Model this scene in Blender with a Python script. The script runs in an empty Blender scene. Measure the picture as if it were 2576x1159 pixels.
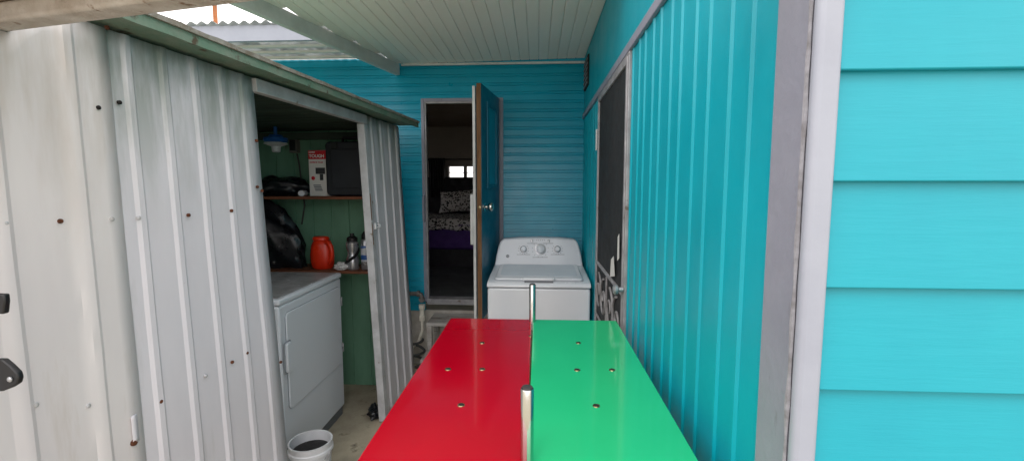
import bpy, bmesh, math, random
from mathutils import Vector, Matrix, noise
random.seed(4)
scene = bpy.context.scene
C = scene.collection
R = math.radians
PI = math.pi

# ---------------------------------------------------------------- camera numbers
CAM = Vector((0, 0, 1.58)); FPX = 1166.0; YAW = R(3.14); PIT = R(5.49)
CF = Vector((-math.sin(YAW)*math.cos(PIT), math.cos(YAW)*math.cos(PIT), -math.sin(PIT)))
CR = Vector((math.cos(YAW), math.sin(YAW), 0))
CU = CR.cross(CF)
def ray(px, py): return CF + CR*((px-1288)/FPX) - CU*((py-579.5)/FPX)
def aty(px, py, Y): d = ray(px, py); return CAM + d*(Y/d.y)
def atx(px, py, X): d = ray(px, py); return CAM + d*(X/d.x)
def atz(px, py, Z): d = ray(px, py); return CAM + d*((Z-CAM.z)/d.z)
def lean(y): return .012+.033*min(1, max(0, (y-1.25)/.6))
def SX(y, z): return -1.353 + .083*y + (1.97-z)*lean(y)          # the twisted, leaning front of the shed
def atshed(px, py, off=0):
    d = ray(px, py); k = .03
    for _ in range(6):
        t = (-1.353 + .39*k + off)/(d.x - .083*d.y + k*d.z); k = lean(d.y*t)
    return CAM + d*t

# ---------------------------------------------------------------- materials
def S(r, g, b):
    f = lambda c: (c/255/12.92) if c/255 <= .04045 else ((c/255+.055)/1.055)**2.4
    return (f(r), f(g), f(b), 1)
def mat(name, c1, c2=None, scale=5, rough=.6, metal=0, bump=0, bscale=30, stretch=(1,1,1), bstretch=None,
        spots=None, coat=0, rvar=.12, lo=.35, hi=.65, spots2=None, spec=.5, top=None):
    m = bpy.data.materials.new(name); m.use_nodes = True
    nt = m.node_tree; N = nt.nodes; L = nt.links
    b = N['Principled BSDF']
    b.inputs['Metallic'].default_value = metal
    b.inputs['Specular IOR Level'].default_value = spec
    if coat:
        b.inputs['Coat Weight'].default_value = coat; b.inputs['Coat Roughness'].default_value = .06
    tc = N.new('ShaderNodeTexCoord')
    def nz(sc, st, det=6):
        mp = N.new('ShaderNodeMapping'); mp.inputs['Scale'].default_value = st
        L.new(tc.outputs['Object'], mp.inputs['Vector'])
        n = N.new('ShaderNodeTexNoise'); n.inputs['Scale'].default_value = sc; n.inputs['Detail'].default_value = det
        n.inputs['Roughness'].default_value = .62
        L.new(mp.outputs['Vector'], n.inputs['Vector']); return n
    def ramp(n, a, c):
        r = N.new('ShaderNodeMapRange'); r.inputs['From Min'].default_value = a; r.inputs['From Max'].default_value = c
        L.new(n.outputs['Fac'], r.inputs['Value']); return r
    def mix(f, A, B):
        x = N.new('ShaderNodeMix'); x.data_type = 'RGBA'
        L.new(f.outputs[0], x.inputs['Factor'])
        for i, s in ((6, A), (7, B)):
            if isinstance(s, tuple): x.inputs[i].default_value = s
            else: L.new(s, x.inputs[i])
        return x.outputs[2]
    col = c1
    if c2: col = mix(ramp(nz(scale, stretch), lo, hi), c1, c2)
    for sp in (spots, spots2):
        if sp: col = mix(ramp(nz(sp[2], sp[3]), sp[1], sp[1]+sp[4]), col, sp[0])
    if top:                                                  # grime washed down from the top edge: (colour, z low, z high)
        sx = N.new('ShaderNodeSeparateXYZ'); L.new(tc.outputs['Object'], sx.inputs[0])
        zr = N.new('ShaderNodeMapRange'); zr.inputs['From Min'].default_value = top[1]; zr.inputs['From Max'].default_value = top[2]
        L.new(sx.outputs['Z'], zr.inputs['Value'])
        nr = ramp(nz(5, (1,2.2,.35)), .38, .62)
        mu = N.new('ShaderNodeMath'); mu.operation = 'MULTIPLY'
        L.new(zr.outputs[0], mu.inputs[0]); L.new(nr.outputs[0], mu.inputs[1])
        col = mix(mu, col, top[0])
    if isinstance(col, tuple): b.inputs['Base Color'].default_value = col
    else: L.new(col, b.inputs['Base Color'])
    rn = nz(scale*1.7, stretch)
    rr = N.new('ShaderNodeMapRange'); rr.inputs['From Min'].default_value = .3; rr.inputs['From Max'].default_value = .7
    rr.inputs['To Min'].default_value = max(.02, rough-rvar); rr.inputs['To Max'].default_value = min(1, rough+rvar)
    L.new(rn.outputs['Fac'], rr.inputs['Value']); L.new(rr.outputs[0], b.inputs['Roughness'])
    if bump:
        bn = nz(bscale, bstretch or stretch)
        bp = N.new('ShaderNodeBump'); bp.inputs['Strength'].default_value = bump; bp.inputs['Distance'].default_value = .01
        L.new(bn.outputs['Fac'], bp.inputs['Height']); L.new(bp.outputs['Normal'], b.inputs['Normal'])
    return m

M = {}
M['ground'] = mat('dry_earth', S(186,178,160), S(158,156,132), 2, .95, bump=.5)
M['concrete'] = mat('concrete', S(186,176,154), S(150,140,122), 3, .9, bump=.3, bscale=60, spots=(S(92,84,70), .6, 7, (1,1,1), .12))
M['shed_a'] = mat('shed_paint_pale', S(229,223,222), S(218,212,213), 3, .5, bump=.04, bscale=9, stretch=(1,1,.3),
                  spots=(S(200,190,182), .58, 6, (1,1.6,.22), .2), spots2=(S(150,112,84), .74, 34, (1,1,1), .03), top=(S(198,187,178), 1.3, 2.1))
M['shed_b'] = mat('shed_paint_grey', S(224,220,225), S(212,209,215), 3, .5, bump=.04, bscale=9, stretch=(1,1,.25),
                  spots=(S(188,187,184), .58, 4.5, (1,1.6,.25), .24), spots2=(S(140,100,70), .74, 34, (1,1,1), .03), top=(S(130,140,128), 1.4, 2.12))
M['shed_trim'] = mat('shed_trim_paint', S(200,200,203), S(172,172,174), 8, .6, bump=.3, bscale=40, spots=(S(124,108,88), .66, 14, (1,1,1), .06))
M['roof_green'] = mat('weathered_green_roof', S(100,132,112), S(126,140,124), 9, .8, bump=.4, bscale=40, spots=(S(86,76,60), .6, 16, (1,1,1), .08))
M['roof_edge'] = mat('rusty_roof_edge', S(164,160,152), S(132,122,108), 22, .75, bump=.4, bscale=60, spots=(S(108,84,62), .62, 30, (1,1,1), .06))
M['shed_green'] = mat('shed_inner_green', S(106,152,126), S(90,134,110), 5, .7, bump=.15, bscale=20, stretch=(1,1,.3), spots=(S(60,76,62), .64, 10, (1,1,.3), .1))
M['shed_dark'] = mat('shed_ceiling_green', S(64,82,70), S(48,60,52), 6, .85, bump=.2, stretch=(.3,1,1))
M['brown_wood'] = mat('shelf_wood', S(128,74,46), S(90,52,32), 10, .7, bump=.3, stretch=(.25,1,1))
M['raw_wood'] = mat('raw_wood', S(158,112,64), S(120,78,40), 20, .85, bump=.5, stretch=(1,1,.2))
M['edge_wood'] = mat('door_edge_wood', S(128,92,60), S(96,66,42), 20, .85, bump=.4, stretch=(1,1,.2))
M['old_beam'] = mat('old_painted_beam', S(202,196,190), S(172,162,152), 12, .85, bump=.6, bscale=40, spots=(S(128,106,88), .6, 18, (1,1,1), .08))
M['old_plank'] = mat('weathered_plank', S(186,166,148), S(156,136,120), 8, .9, bump=.4, stretch=(.2,1,1))
M['teal'] = mat('teal_wall_paint', S(4,157,174), S(0,150,167), 3, .4, bump=.04, bscale=90, rvar=.08, spots=(S(0,142,160), .64, 2.5, (1,1,.3), .2))
M['teal_far'] = mat('teal_siding_paint', S(0,152,178), S(0,142,169), 3, .34, bump=.03, bscale=60, rvar=.08)
M['teal_lap'] = mat('teal_lap_paint', S(12,154,170), S(8,147,165), 2.5, .5, bump=.09, bscale=9, stretch=(1,1,1), bstretch=(.5,1,7), rvar=.06)
M['teal_door'] = mat('teal_door_paint', S(6,112,138), S(4,104,130), 4, .4)
M['lavender'] = mat('lavender_trim', S(138,139,152), S(127,129,143), 4, .5, bump=.2, bscale=30, spots=(S(108,106,112), .64, 14, (1,1,.3), .08))
M['lav_light'] = mat('lavender_trim_light', S(156,160,172), S(148,152,165), 4, .45, bump=.08, bscale=30, spots=(S(138,138,146), .7, 18, (1,1,.3), .06))
M['caulk'] = mat('dirty_caulk', S(150,150,158), S(112,110,114), 30, .7, bump=.3)
M['white_trim'] = mat('white_trim', S(210,211,209), S(188,190,190), 10, .55, bump=.1)
M['batten'] = mat('aged_batten', S(232,231,226), S(212,210,204), 10, .7, bump=.2, stretch=(.2,1,1))
M['frame_metal'] = mat('aged_aluminium', S(158,157,160), S(128,127,130), 14, .45, metal=.1, bump=.15, spots=(S(98,88,80), .64, 20, (1,1,1), .06))
M['scroll'] = mat('grille_paint', S(146,145,147), S(116,114,115), 14, .5, bump=.1)
M['dark_screen'] = mat('dark_screen', S(34,37,40), S(27,29,32), 6, .75, bump=.1, bscale=200, spots=(S(120,122,122), .735, 24, (1,1,1), .03))
M['ceil'] = mat('porch_ceiling_paint', S(252,246,238), S(246,240,231), 2, .55, stretch=(1,.3,1))
M['beam_grey'] = mat('porch_beam_paint', S(212,211,208), S(192,192,188), 6, .6, bump=.15)
M['skirt'] = mat('pale_skirting', S(196,192,184), S(160,152,140), 6, .85, bump=.3)
M['enamel'] = mat('white_enamel', S(214,217,223), S(207,211,218), 3, .24, rvar=.05, coat=.3)
M['enamel_old'] = mat('dryer_enamel', S(224,228,235), None, 2, .32, rvar=.02)
M['dryer_top'] = mat('scuffed_dryer_top', S(176,176,178), S(136,134,134), 9, .45, spots=(S(205,205,210), .62, 14, (1,1,1), .06), spots2=(S(86,78,74), .68, 20, (1,1,1), .06))
M['lid_grey'] = mat('lid_blue_grey', S(196,206,216), S(188,199,210), 3, .2, rvar=.03, coat=.3)
M['gap'] = mat('dark_gap', S(110,114,120), None, 5, .6)
M['soft_gap'] = mat('soft_gap', S(160,165,172), None, 5, .6)
M['chrome'] = mat('chrome', S(200,198,194), None, 5, .14, metal=1, rvar=.06)
M['silver'] = mat('silver_plastic', S(170,172,176), None, 5, .3, metal=.7)
M['brass'] = mat('brass', S(168,156,122), S(140,124,90), 40, .25, metal=.9)
M['black'] = mat('black_plastic', S(24,24,27), S(18,18,20), 6, .45)
M['black_bag'] = mat('black_film', S(18,19,23), S(24,26,31), 6, .3, bump=.3, bscale=10, rvar=.08)
M['navy_case'] = mat('dark_case', S(26,31,40), S(21,25,33), 6, .5, bump=.1, bscale=120)
M['red'] = mat('red_gloss', S(178,0,30), S(172,0,28), 3, .16, rvar=.03, coat=.6)
M['green'] = mat('green_gloss', S(42,186,122), S(38,180,117), 3, .16, rvar=.03, coat=.6)
M['table_side'] = mat('table_carcass', S(60,58,58), S(44,42,42), 5, .6)
M['orange'] = mat('orange_plastic', S(224,52,18), S(212,43,14), 5, .35)
M['white'] = mat('white_plastic', S(218,220,222), S(206,208,212), 5, .45)
M['bucket'] = mat('bucket_plastic', S(226,227,231), S(208,209,213), 7, .45, spots=(S(150,150,152), .7, 14, (1,1,.4), .08))
M['mud'] = mat('grey_sludge', S(40,39,41), S(25,24,26), 10, .8, bump=.6, spots=(S(150,150,152), .72, 20, (1,1,1), .05))
M['blue'] = mat('blue_plastic', S(30,96,170), S(24,84,156), 5, .4)
M['blue_label'] = mat('blue_label', S(40,90,160), S(200,204,210), 8, .5, stretch=(.2,.2,2), lo=.48, hi=.5)
M['box_white'] = mat('carton_white', S(224,222,218), S(214,212,208), 5, .6)
M['box_red'] = mat('carton_red', S(196,22,38), None, 5, .55)
M['ink'] = mat('dark_ink', S(46,46,50), None, 5, .6)
M['ink_grey'] = mat('grey_ink', S(120,124,130), None, 5, .6)
M['cloth'] = mat('white_cloth', S(216,216,214), S(200,200,200), 8, .95, bump=.3)
M['step_wood'] = mat('whitewashed_wood', S(178,174,170), S(138,130,124), 9, .85, bump=.4, stretch=(.2,1,1), spots=(S(96,84,74), .6, 14, (.3,1,1), .08))
M['pipe_grey'] = mat('galvanised', S(120,116,112), S(84,80,78), 12, .55, metal=.1)
M['pvc'] = mat('pvc_pipe', S(220,216,204), S(200,194,180), 8, .5)
M['rubber'] = mat('dark_hose', S(60,60,60), S(44,44,44), 6, .6)
M['rust'] = mat('rust', S(110,60,34), S(70,40,26), 60, .9, bump=.4)
M['hole'] = mat('screw_hole', S(26,22,20), None, 5, .9)
M['pale_screw'] = mat('painted_screw', S(196,196,200), S(170,166,162), 60, .5)
M['room'] = mat('room_wall', S(158,150,144), S(148,140,134), 3, .8)
M['room_ceil'] = mat('room_ceiling', S(132,116,102), S(120,104,92), 3, .8)
M['room_floor'] = mat('room_floor', S(70,73,75), S(56,58,60), 4, .7)
M['purple'] = mat('purple_fabric', S(80,50,126), S(68,42,110), 8, .85, bump=.2)
M['dark_fab'] = mat('dark_fabric', S(48,47,52), S(38,37,41), 8, .85)
M['rod'] = mat('curtain_rod', S(60,58,60), None, 5, .4, metal=.7)
M['pole'] = mat('brown_pole', S(168,104,62), S(134,82,48), 14, .8)
M['paper'] = mat('white_paper', S(220,220,216), None, 5, .8)

def leopard():
    m = bpy.data.materials.new('animal_print'); m.use_nodes = True
    N = m.node_tree.nodes; L = m.node_tree.links; b = N['Principled BSDF']; b.inputs['Roughness'].default_value = .9
    tc = N.new('ShaderNodeTexCoord')
    n = N.new('ShaderNodeTexNoise'); n.inputs['Scale'].default_value = 26
    L.new(tc.outputs['Object'], n.inputs['Vector'])
    va = N.new('ShaderNodeVectorMath'); va.operation = 'MULTIPLY_ADD'; va.inputs[1].default_value = (.05,.05,.05)
    L.new(n.outputs['Color'], va.inputs[0]); L.new(tc.outputs['Object'], va.inputs[2])
    v = N.new('ShaderNodeTexVoronoi'); v.inputs['Scale'].default_value = 34
    L.new(va.outputs[0], v.inputs['Vector'])
    r = N.new('ShaderNodeValToRGB'); e = r.color_ramp.elements
    e[0].position = .42; e[0].color = S(22,20,22); e[1].position = .48; e[1].color = S(200,196,194)
    L.new(v.outputs['Distance'], r.inputs['Fac']); L.new(r.outputs['Color'], b.inputs['Base Color'])
    return m
M['leopard'] = leopard()
def translucent():
    m = bpy.data.materials.new('corrugated_translucent'); m.use_nodes = True
    N = m.node_tree.nodes; L = m.node_tree.links; b = N['Principled BSDF']
    b.inputs['Base Color'].default_value = S(150,153,150); b.inputs['Roughness'].default_value = .5
    t = N.new('ShaderNodeBsdfTranslucent'); t.inputs['Color'].default_value = S(140,144,142)
    tc = N.new('ShaderNodeTexCoord')
    n = N.new('ShaderNodeTexNoise'); n.inputs['Scale'].default_value = 7; n.inputs['Detail'].default_value = 6
    L.new(tc.outputs['Object'], n.inputs['Vector'])
    mr = N.new('ShaderNodeMapRange'); mr.inputs['From Min'].default_value = .35; mr.inputs['From Max'].default_value = .65
    mr.inputs['To Min'].default_value = .12; mr.inputs['To Max'].default_value = .5
    x = N.new('ShaderNodeMixShader')
    L.new(n.outputs['Fac'], mr.inputs['Value']); L.new(mr.outputs[0], x.inputs[0])
    L.new(b.outputs[0], x.inputs[1]); L.new(t.outputs[0], x.inputs[2])
    L.new(x.outputs[0], N['Material Output'].inputs['Surface'])
    return m
M['poly'] = translucent()

# ---------------------------------------------------------------- mesh helpers
ORG = {}
class MB:
    def __init__(s): s.v = []; s.f = []
    def add(s, vs, fs):
        n = len(s.v); s.v += [Vector(v) for v in vs]; s.f += [tuple(i+n for i in f) for f in fs]; return s
    def hexa(s, p): return s.add(p, [(0,3,2,1),(4,5,6,7),(0,1,5,4),(1,2,6,5),(2,3,7,6),(3,0,4,7)])
    def box(s, x0, x1, y0, y1, z0, z1):
        return s.hexa([(x0,y0,z0),(x1,y0,z0),(x1,y1,z0),(x0,y1,z0),(x0,y0,z1),(x1,y0,z1),(x1,y1,z1),(x0,y1,z1)])
    def bar(s, a, b, w, h):                                   # horizontal bar a->b, w wide, h tall, a/b at bottom centre
        a = Vector(a); b = Vector(b); d = (b-a).normalized(); n = Vector((-d.y, d.x, 0)).normalized()*w/2; u = Vector((0,0,h))
        return s.hexa([a-n, b-n, b+n, a+n, a-n+u, b-n+u, b+n+u, a+n+u])
    def tube(s, pts, r, n=10, caps=True):
        pts = [Vector(p) for p in pts]; rs = r if isinstance(r, (list, tuple)) else [r]*len(pts)
        up = None; rings = []
        for i, p in enumerate(pts):
            t = (pts[min(i+1, len(pts)-1)] - pts[max(i-1, 0)]).normalized()
            if up is None:
                up = t.orthogonal().normalized()
            else:
                up = (up - t*up.dot(t)).normalized()
            w = t.cross(up)
            rings.append([p + (up*math.cos(2*PI*k/n) + w*math.sin(2*PI*k/n))*rs[i] for k in range(n)])
        b = len(s.v)
        for q in rings: s.v += q
        for i in range(len(pts)-1):
            for k in range(n):
                s.f.append((b+i*n+k, b+i*n+(k+1)%n, b+(i+1)*n+(k+1)%n, b+(i+1)*n+k))
        if caps:
            s.f.append(tuple(b+k for k in range(n))[::-1]); s.f.append(tuple(b+(len(pts)-1)*n+k for k in range(n)))
        return s
    def lathe(s, c, prof, n=24, axis=(0,0,1), sx=1, sy=1):
        c = Vector(c); a = Vector(axis).normalized()
        u = Vector((1,0,0)) if abs(a.x) < .9 else Vector((0,1,0))
        u = (u - a*u.dot(a)).normalized(); w = a.cross(u)
        b = len(s.v)
        for r, h in prof:
            r = max(r, 1e-4)
            for k in range(n):
                s.v.append(c + a*h + u*(math.cos(2*PI*k/n)*r*sx) + w*(math.sin(2*PI*k/n)*r*sy))
        for i in range(len(prof)-1):
            for k in range(n):
                s.f.append((b+i*n+k, b+i*n+(k+1)%n, b+(i+1)*n+(k+1)%n, b+(i+1)*n+k))
        s.f.append(tuple(b+k for k in range(n))[::-1]); s.f.append(tuple(b+(len(prof)-1)*n+k for k in range(n)))
        return s
    def grid(s, rows):
        b = len(s.v); w = len(rows[0])
        for r in rows: s.v += [Vector(p) for p in r]
        for i in range(len(rows)-1):
            for k in range(w-1):
                s.f.append((b+i*w+k, b+i*w+k+1, b+(i+1)*w+k+1, b+(i+1)*w+k))
        return s
    def loft(s, rings):                                       # closed rings, capped
        b = len(s.v); n = len(rings[0])
        for q in rings: s.v += [Vector(p) for p in q]
        for i in range(len(rings)-1):
            for k in range(n):
                s.f.append((b+i*n+k, b+i*n+(k+1)%n, b+(i+1)*n+(k+1)%n, b+(i+1)*n+k))
        s.f.append(tuple(b+k for k in range(n))[::-1]); s.f.append(tuple(b+(len(rings)-1)*n+k for k in range(n)))
        return s
    def lump(s, c, size, seed=0, amp=.25, freq=2.2, flat=True, sub=4, crease=.12):
        bm = bmesh.new(); bmesh.ops.create_icosphere(bm, subdivisions=sub, radius=1)
        off = Vector((seed*7.1, seed*3.3, seed*5.7)); vs = []
        for v in bm.verts:
            p = v.co.copy(); d = 1 + amp*noise.noise(p*freq+off) + crease*(abs(noise.noise(p*freq*2.6+off))-.3) + crease*.5*noise.noise(p*freq*6+off)
            q = p*d
            if flat and q.z < -.75: q.z = -.75 + (q.z+.75)*.05
            vs.append(Vector((c[0]+q.x*size[0], c[1]+q.y*size[1], c[2]+(q.z+(.75 if flat else 0))*size[2])))
        fs = [tuple(v.index for v in f.verts) for f in bm.faces]; bm.free()
        return s.add(vs, fs)
    def build(s, name, m, parent=None, smooth=False, bevel=0, seg=2, solid=0, angle=40, label=None):
        if parent is not None: O = ORG[parent.name]
        else:
            xs = [v.x for v in s.v]; ys = [v.y for v in s.v]; zs = [v.z for v in s.v]
            O = Vector(((min(xs)+max(xs))/2, (min(ys)+max(ys))/2, min(zs)))
        me = bpy.data.meshes.new(name); me.from_pydata([tuple(v-O) for v in s.v], [], s.f)
        bm = bmesh.new(); bm.from_mesh(me)
        bmesh.ops.recalc_face_normals(bm, faces=bm.faces); bm.to_mesh(me); bm.free()
        me.materials.append(m)
        if smooth or bevel:
            me.shade_smooth(); me.set_sharp_from_angle(angle=R(angle))
        o = bpy.data.objects.new(name, me); C.objects.link(o)
        if parent is not None: o.parent = parent
        else: o.location = O
        ORG[o.name] = O
        if solid:
            k = o.modifiers.new('solid', 'SOLIDIFY'); k.thickness = solid; k.offset = -1
        if bevel:
            k = o.modifiers.new('bevel', 'BEVEL'); k.width = bevel; k.segments = seg; k.limit_method = 'ANGLE'
            k.harden_normals = False
        if label: o['label'] = label
        return o
def tag(o, label=None, cat=None, group=None, kind=None):
    for k, v in (('label', label), ('category', cat), ('group', group), ('kind', kind)):
        if v: o[k] = v
    return o
def thing(name, label, cat, loc, group=None):
    o = bpy.data.objects.new(name, None); C.objects.link(o); o.location = loc; o.empty_display_size = .1
    ORG[o.name] = Vector(loc); return tag(o, label, cat, group)
def text(name, body, size, m, parent, loc, rot=(PI/2,0,0), align='CENTER', bold=0.0):
    cu = bpy.data.curves.new('t', 'FONT'); cu.body = body; cu.size = size; cu.align_x = align; cu.extrude = .0006; cu.offset = bold
    t = bpy.data.objects.new('t', cu); C.objects.link(t)
    dg = bpy.context.evaluated_depsgraph_get()
    me = bpy.data.meshes.new_from_object(t.evaluated_get(dg)); bpy.data.objects.remove(t)
    me.materials.clear(); me.materials.append(m); me.name = name
    o = bpy.data.objects.new(name, me); C.objects.link(o); o.parent = parent
    o.location = Vector(loc)-ORG[parent.name]; o.rotation_euler = rot; ORG[o.name] = ORG[parent.name]
    return o
def rrect(w, h, r, n=5, cx=0, cy=0):
    pts = []
    for sx, sy, a0 in ((1,-1,-90),(1,1,0),(-1,1,90),(-1,-1,180)):
        for k in range(n+1):
            a = R(a0 + 90*k/n)
            pts.append((cx+sx*(w/2-r)+math.cos(a)*r, cy+sy*(h/2-r)+math.sin(a)*r))
    return pts

# ---------------------------------------------------------------- ground
tag(MB().add([(-120,-120,-.03),(120,-120,-.03),(120,120,-.03),(-120,120,-.03)], [(0,1,2,3)]).build('ground', M['ground']), kind='structure')
rows = []
for i in range(41):
    y = -4 + i*(3.94+4)/40
    rows.append([(-3.4+k*.16, y, .006*noise.noise(Vector((k*.35, i*.35, 0)))) for k in range(32)])
tag(MB().grid(rows).build('pavement', M['concrete'], smooth=True), kind='structure')

# ---------------------------------------------------------------- far mobile home
YF = 3.95
home = thing('mobile_home', 'teal mobile home with ribbed horizontal siding and an open door at the back', 'mobile home', (-.6, YF, 0))
def siding(x0, x1, z0, z1):
    prof = []; z = .49; k = 0
    while z < 2.72:
        p = (.050, .022)[k % 2]; dp = (.007, .005)[k % 2]
        prof += [(z, dp), (z+p*.88, .001), (z+p-.003, .0)]
        z += p; k += 1
    def at(zz):
        for (a, da), (b, db) in zip(prof, prof[1:]):
            if a <= zz <= b: return da + (db-da)*(zz-a)/max(1e-6, b-a)
        return 0
    pts = [(z0, at(z0))] + [(z, d) for z, d in prof if z0 < z < z1] + [(z1, at(z1))]
    return MB().grid([[(x0, YF-d, z), (x1, YF-d, z)] for z, d in pts])
DX0, DX1 = -.985, -.29
w = MB()
for a in ((-3.5, DX0, .49, 2.64), (DX1, .383, .49, 2.64), (DX0, DX1, 2.31, 2.64)):
    q = siding(*a); w.add(q.v, q.f)
w.box(-3.5, DX0, YF+.001, YF+.04, .49, 2.64); w.box(DX1, 2.6, YF+.001, YF+.04, .49, 2.64); w.box(DX0, DX1, YF+.001, YF+.04, 2.31, 2.64)
w.build('siding_wall', M['teal_far'], home)
MB().box(-3.5, 2.6, YF+.012, YF+.06, 0, .489).build('skirting', M['skirt'], home)
fr = MB(); FI0, FI1, FT = -.958, -.318, 2.284
fr.box(DX0, FI0, YF-.016, YF+.06, .57, 2.31); fr.box(FI1, DX1, YF-.016, YF+.06, .57, 2.31)
fr.box(FI0, FI1, YF-.016, YF+.06, FT, 2.31)
fr.build('door_frame', M['lavender'], home, bevel=.003)
MB().box(FI0, FI1, YF-.03, YF+.08, .55, .60).build('threshold', M['frame_metal'], home, bevel=.003)
il = MB(); il.box(FI0,FI0+.014,YF-.008,YF+.03,.60,FT); il.box(FI1-.014,FI1,YF-.008,YF+.03,.60,FT); il.box(FI0+.014,FI1-.014,YF-.008,YF+.03,FT-.014,FT)
il.build('door_stop', M['frame_metal'], home)
g0 = aty(1066, 492, YF-.03); g1 = aty(1068, 556, YF-.03)
MB().tube([(g0.x,YF-.005,g0.z),(g0.x,YF-.04,g0.z-.01),(g0.x,YF-.045,g0.z-.04),(g0.x,YF-.045,g1.z+.04),(g0.x,YF-.04,g1.z+.01),(g0.x,YF-.005,g1.z)], .011, 8).build('grab_handle', M['lavender'], home, smooth=True)
near = Vector((-.402, 3.335, 0)); hinge = Vector((-.322, 3.925, 0))
dd = (hinge-near).normalized(); nn = Vector((dd.y, -dd.x, 0)); LL = (hinge-near).length
def leafp(s_, off, z): return near + dd*s_ + nn*off + Vector((0,0,z))
def leafbox(mb, s0, s1, o0, o1, z0, z1):
    return mb.hexa([leafp(s0,o0,z0),leafp(s0,o1,z0),leafp(s1,o1,z0),leafp(s1,o0,z0),leafp(s0,o0,z1),leafp(s0,o1,z1),leafp(s1,o1,z1),leafp(s1,o0,z1)])
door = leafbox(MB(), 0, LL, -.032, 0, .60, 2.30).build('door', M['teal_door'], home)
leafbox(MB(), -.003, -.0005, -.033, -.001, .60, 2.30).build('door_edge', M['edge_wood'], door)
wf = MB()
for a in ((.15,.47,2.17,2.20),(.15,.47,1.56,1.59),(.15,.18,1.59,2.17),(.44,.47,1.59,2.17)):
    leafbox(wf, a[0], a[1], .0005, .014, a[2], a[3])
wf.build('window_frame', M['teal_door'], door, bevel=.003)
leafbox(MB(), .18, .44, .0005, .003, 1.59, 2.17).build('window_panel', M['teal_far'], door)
kz = 1.425; kb = leafp(.07, 0, kz)
MB().lathe(kb, [(.034,.0),(.034,.006),(.014,.01),(.014,.026),(.026,.034),(.033,.046),(.033,.058),(.026,.068),(.0,.072)], 20, nn).build('door_knob', M['chrome'], door, smooth=True)
MB().lathe(leafp(-.004,-.016,kz), [(.011,0),(.011,.003),(.005,.004),(0,.004)], 12, -dd).build('latch_plate', M['brass'], door)
sn = Vector((-.447, 3.345, 0)); sh = Vector((-.372, 3.925, 0)); near, hinge = sn, sh
dd = (hinge-near).normalized(); nn = Vector((dd.y, -dd.x, 0)); L2 = (hinge-near).length
sf = MB()
leafbox(sf, 0, .05, -.02, 0, .60, 2.285); leafbox(sf, L2-.05, L2, -.02, 0, .60, 2.285)
leafbox(sf, .05, L2-.05, -.02, 0, 2.235, 2.285); leafbox(sf, .05, L2-.05, -.02, 0, .60, .66)
sd = sf.build('screen_door', M['white_trim'], home, bevel=.002)
leafbox(MB(), .05, L2-.05, -.012, -.008, .66, 2.235).build('screen', M['dark_screen'], sd)
leafbox(MB(), .005, .035, -.045, -.021, 1.15, 1.52).build('push_handle', M['white_trim'], sd, bevel=.005)
# room behind the door, unseen end-wall opening added to brighten it
RX0, RX1, RY1, RZ0, RZ1 = -3.455, .9, 7.0, .59, 2.46
MB().box(RX0, RX1, YF+.08, RY1, RZ0-.05, RZ0).build('room_floor', M['room_floor'], home)
MB().box(RX0, RX1, YF+.06, RY1, RZ1, RZ1+.04).build('room_ceiling', M['room_ceil'], home)
rw = MB()
W = [(-1.34,-1.115),(-1.07,-.85)]; wz0, wz1 = 1.69, 1.87
rw.box(RX0, W[0][0], RY1, RY1+.08, RZ0, RZ1); rw.box(W[0][1], W[1][0], RY1, RY1+.08, wz0, wz1); rw.box(W[1][1], RX1, RY1, RY1+.08, RZ0, RZ1)
rw.box(W[0][0], W[1][1], RY1, RY1+.08, RZ0, wz0); rw.box(W[0][0], W[1][1], RY1, RY1+.08, wz1, RZ1)
rw.build('room_wall', M['room'], home)
MB().box(RX1, RX1+.05, YF+.06, RY1+.08, RZ0, RZ1).build('room_wall', M['room'], home)
MB().box(RX0, DX0, YF+.045, YF+.06, RZ0, RZ1).build('room_wall', M['room'], home)
MB().box(-3.5, 2.6, RY1+.081, RY1+.12, 0, 1.6).build('rear_wall', M['teal_far'], home)
for a, b in W:
    f = MB(); t = .012
    f.box(a,b,RY1-.01,RY1+.02,wz0-t,wz0); f.box(a,b,RY1-.01,RY1+.02,wz1,wz1+t); f.box(a-t,a,RY1-.01,RY1+.02,wz0-t,wz1+t); f.box(b,b+t,RY1-.01,RY1+.02,wz0-t,wz1+t)
    f.box(a,b,RY1+.02,RY1+.03,(wz0+wz1)/2-.006,(wz0+wz1)/2+.006)
    f.build('window', M['white_trim'], home)
MB().box(-3.55, 2.65, YF, RY1+.3, 2.641, 2.70).build('roof', M['white_trim'], home)
e_ = MB(); e_.box(-3.5,-3.46,YF+.041,5.1,.49,2.64); e_.box(-3.5,-3.46,5.9,RY1+.08,.49,2.64); e_.box(-3.5,-3.46,5.1,5.9,.49,1.6); e_.box(-3.5,-3.46,5.1,5.9,2.1,2.64)  # opening added out of view to let daylight into the room
e_.build('end_wall', M['teal_far'], home)

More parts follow.
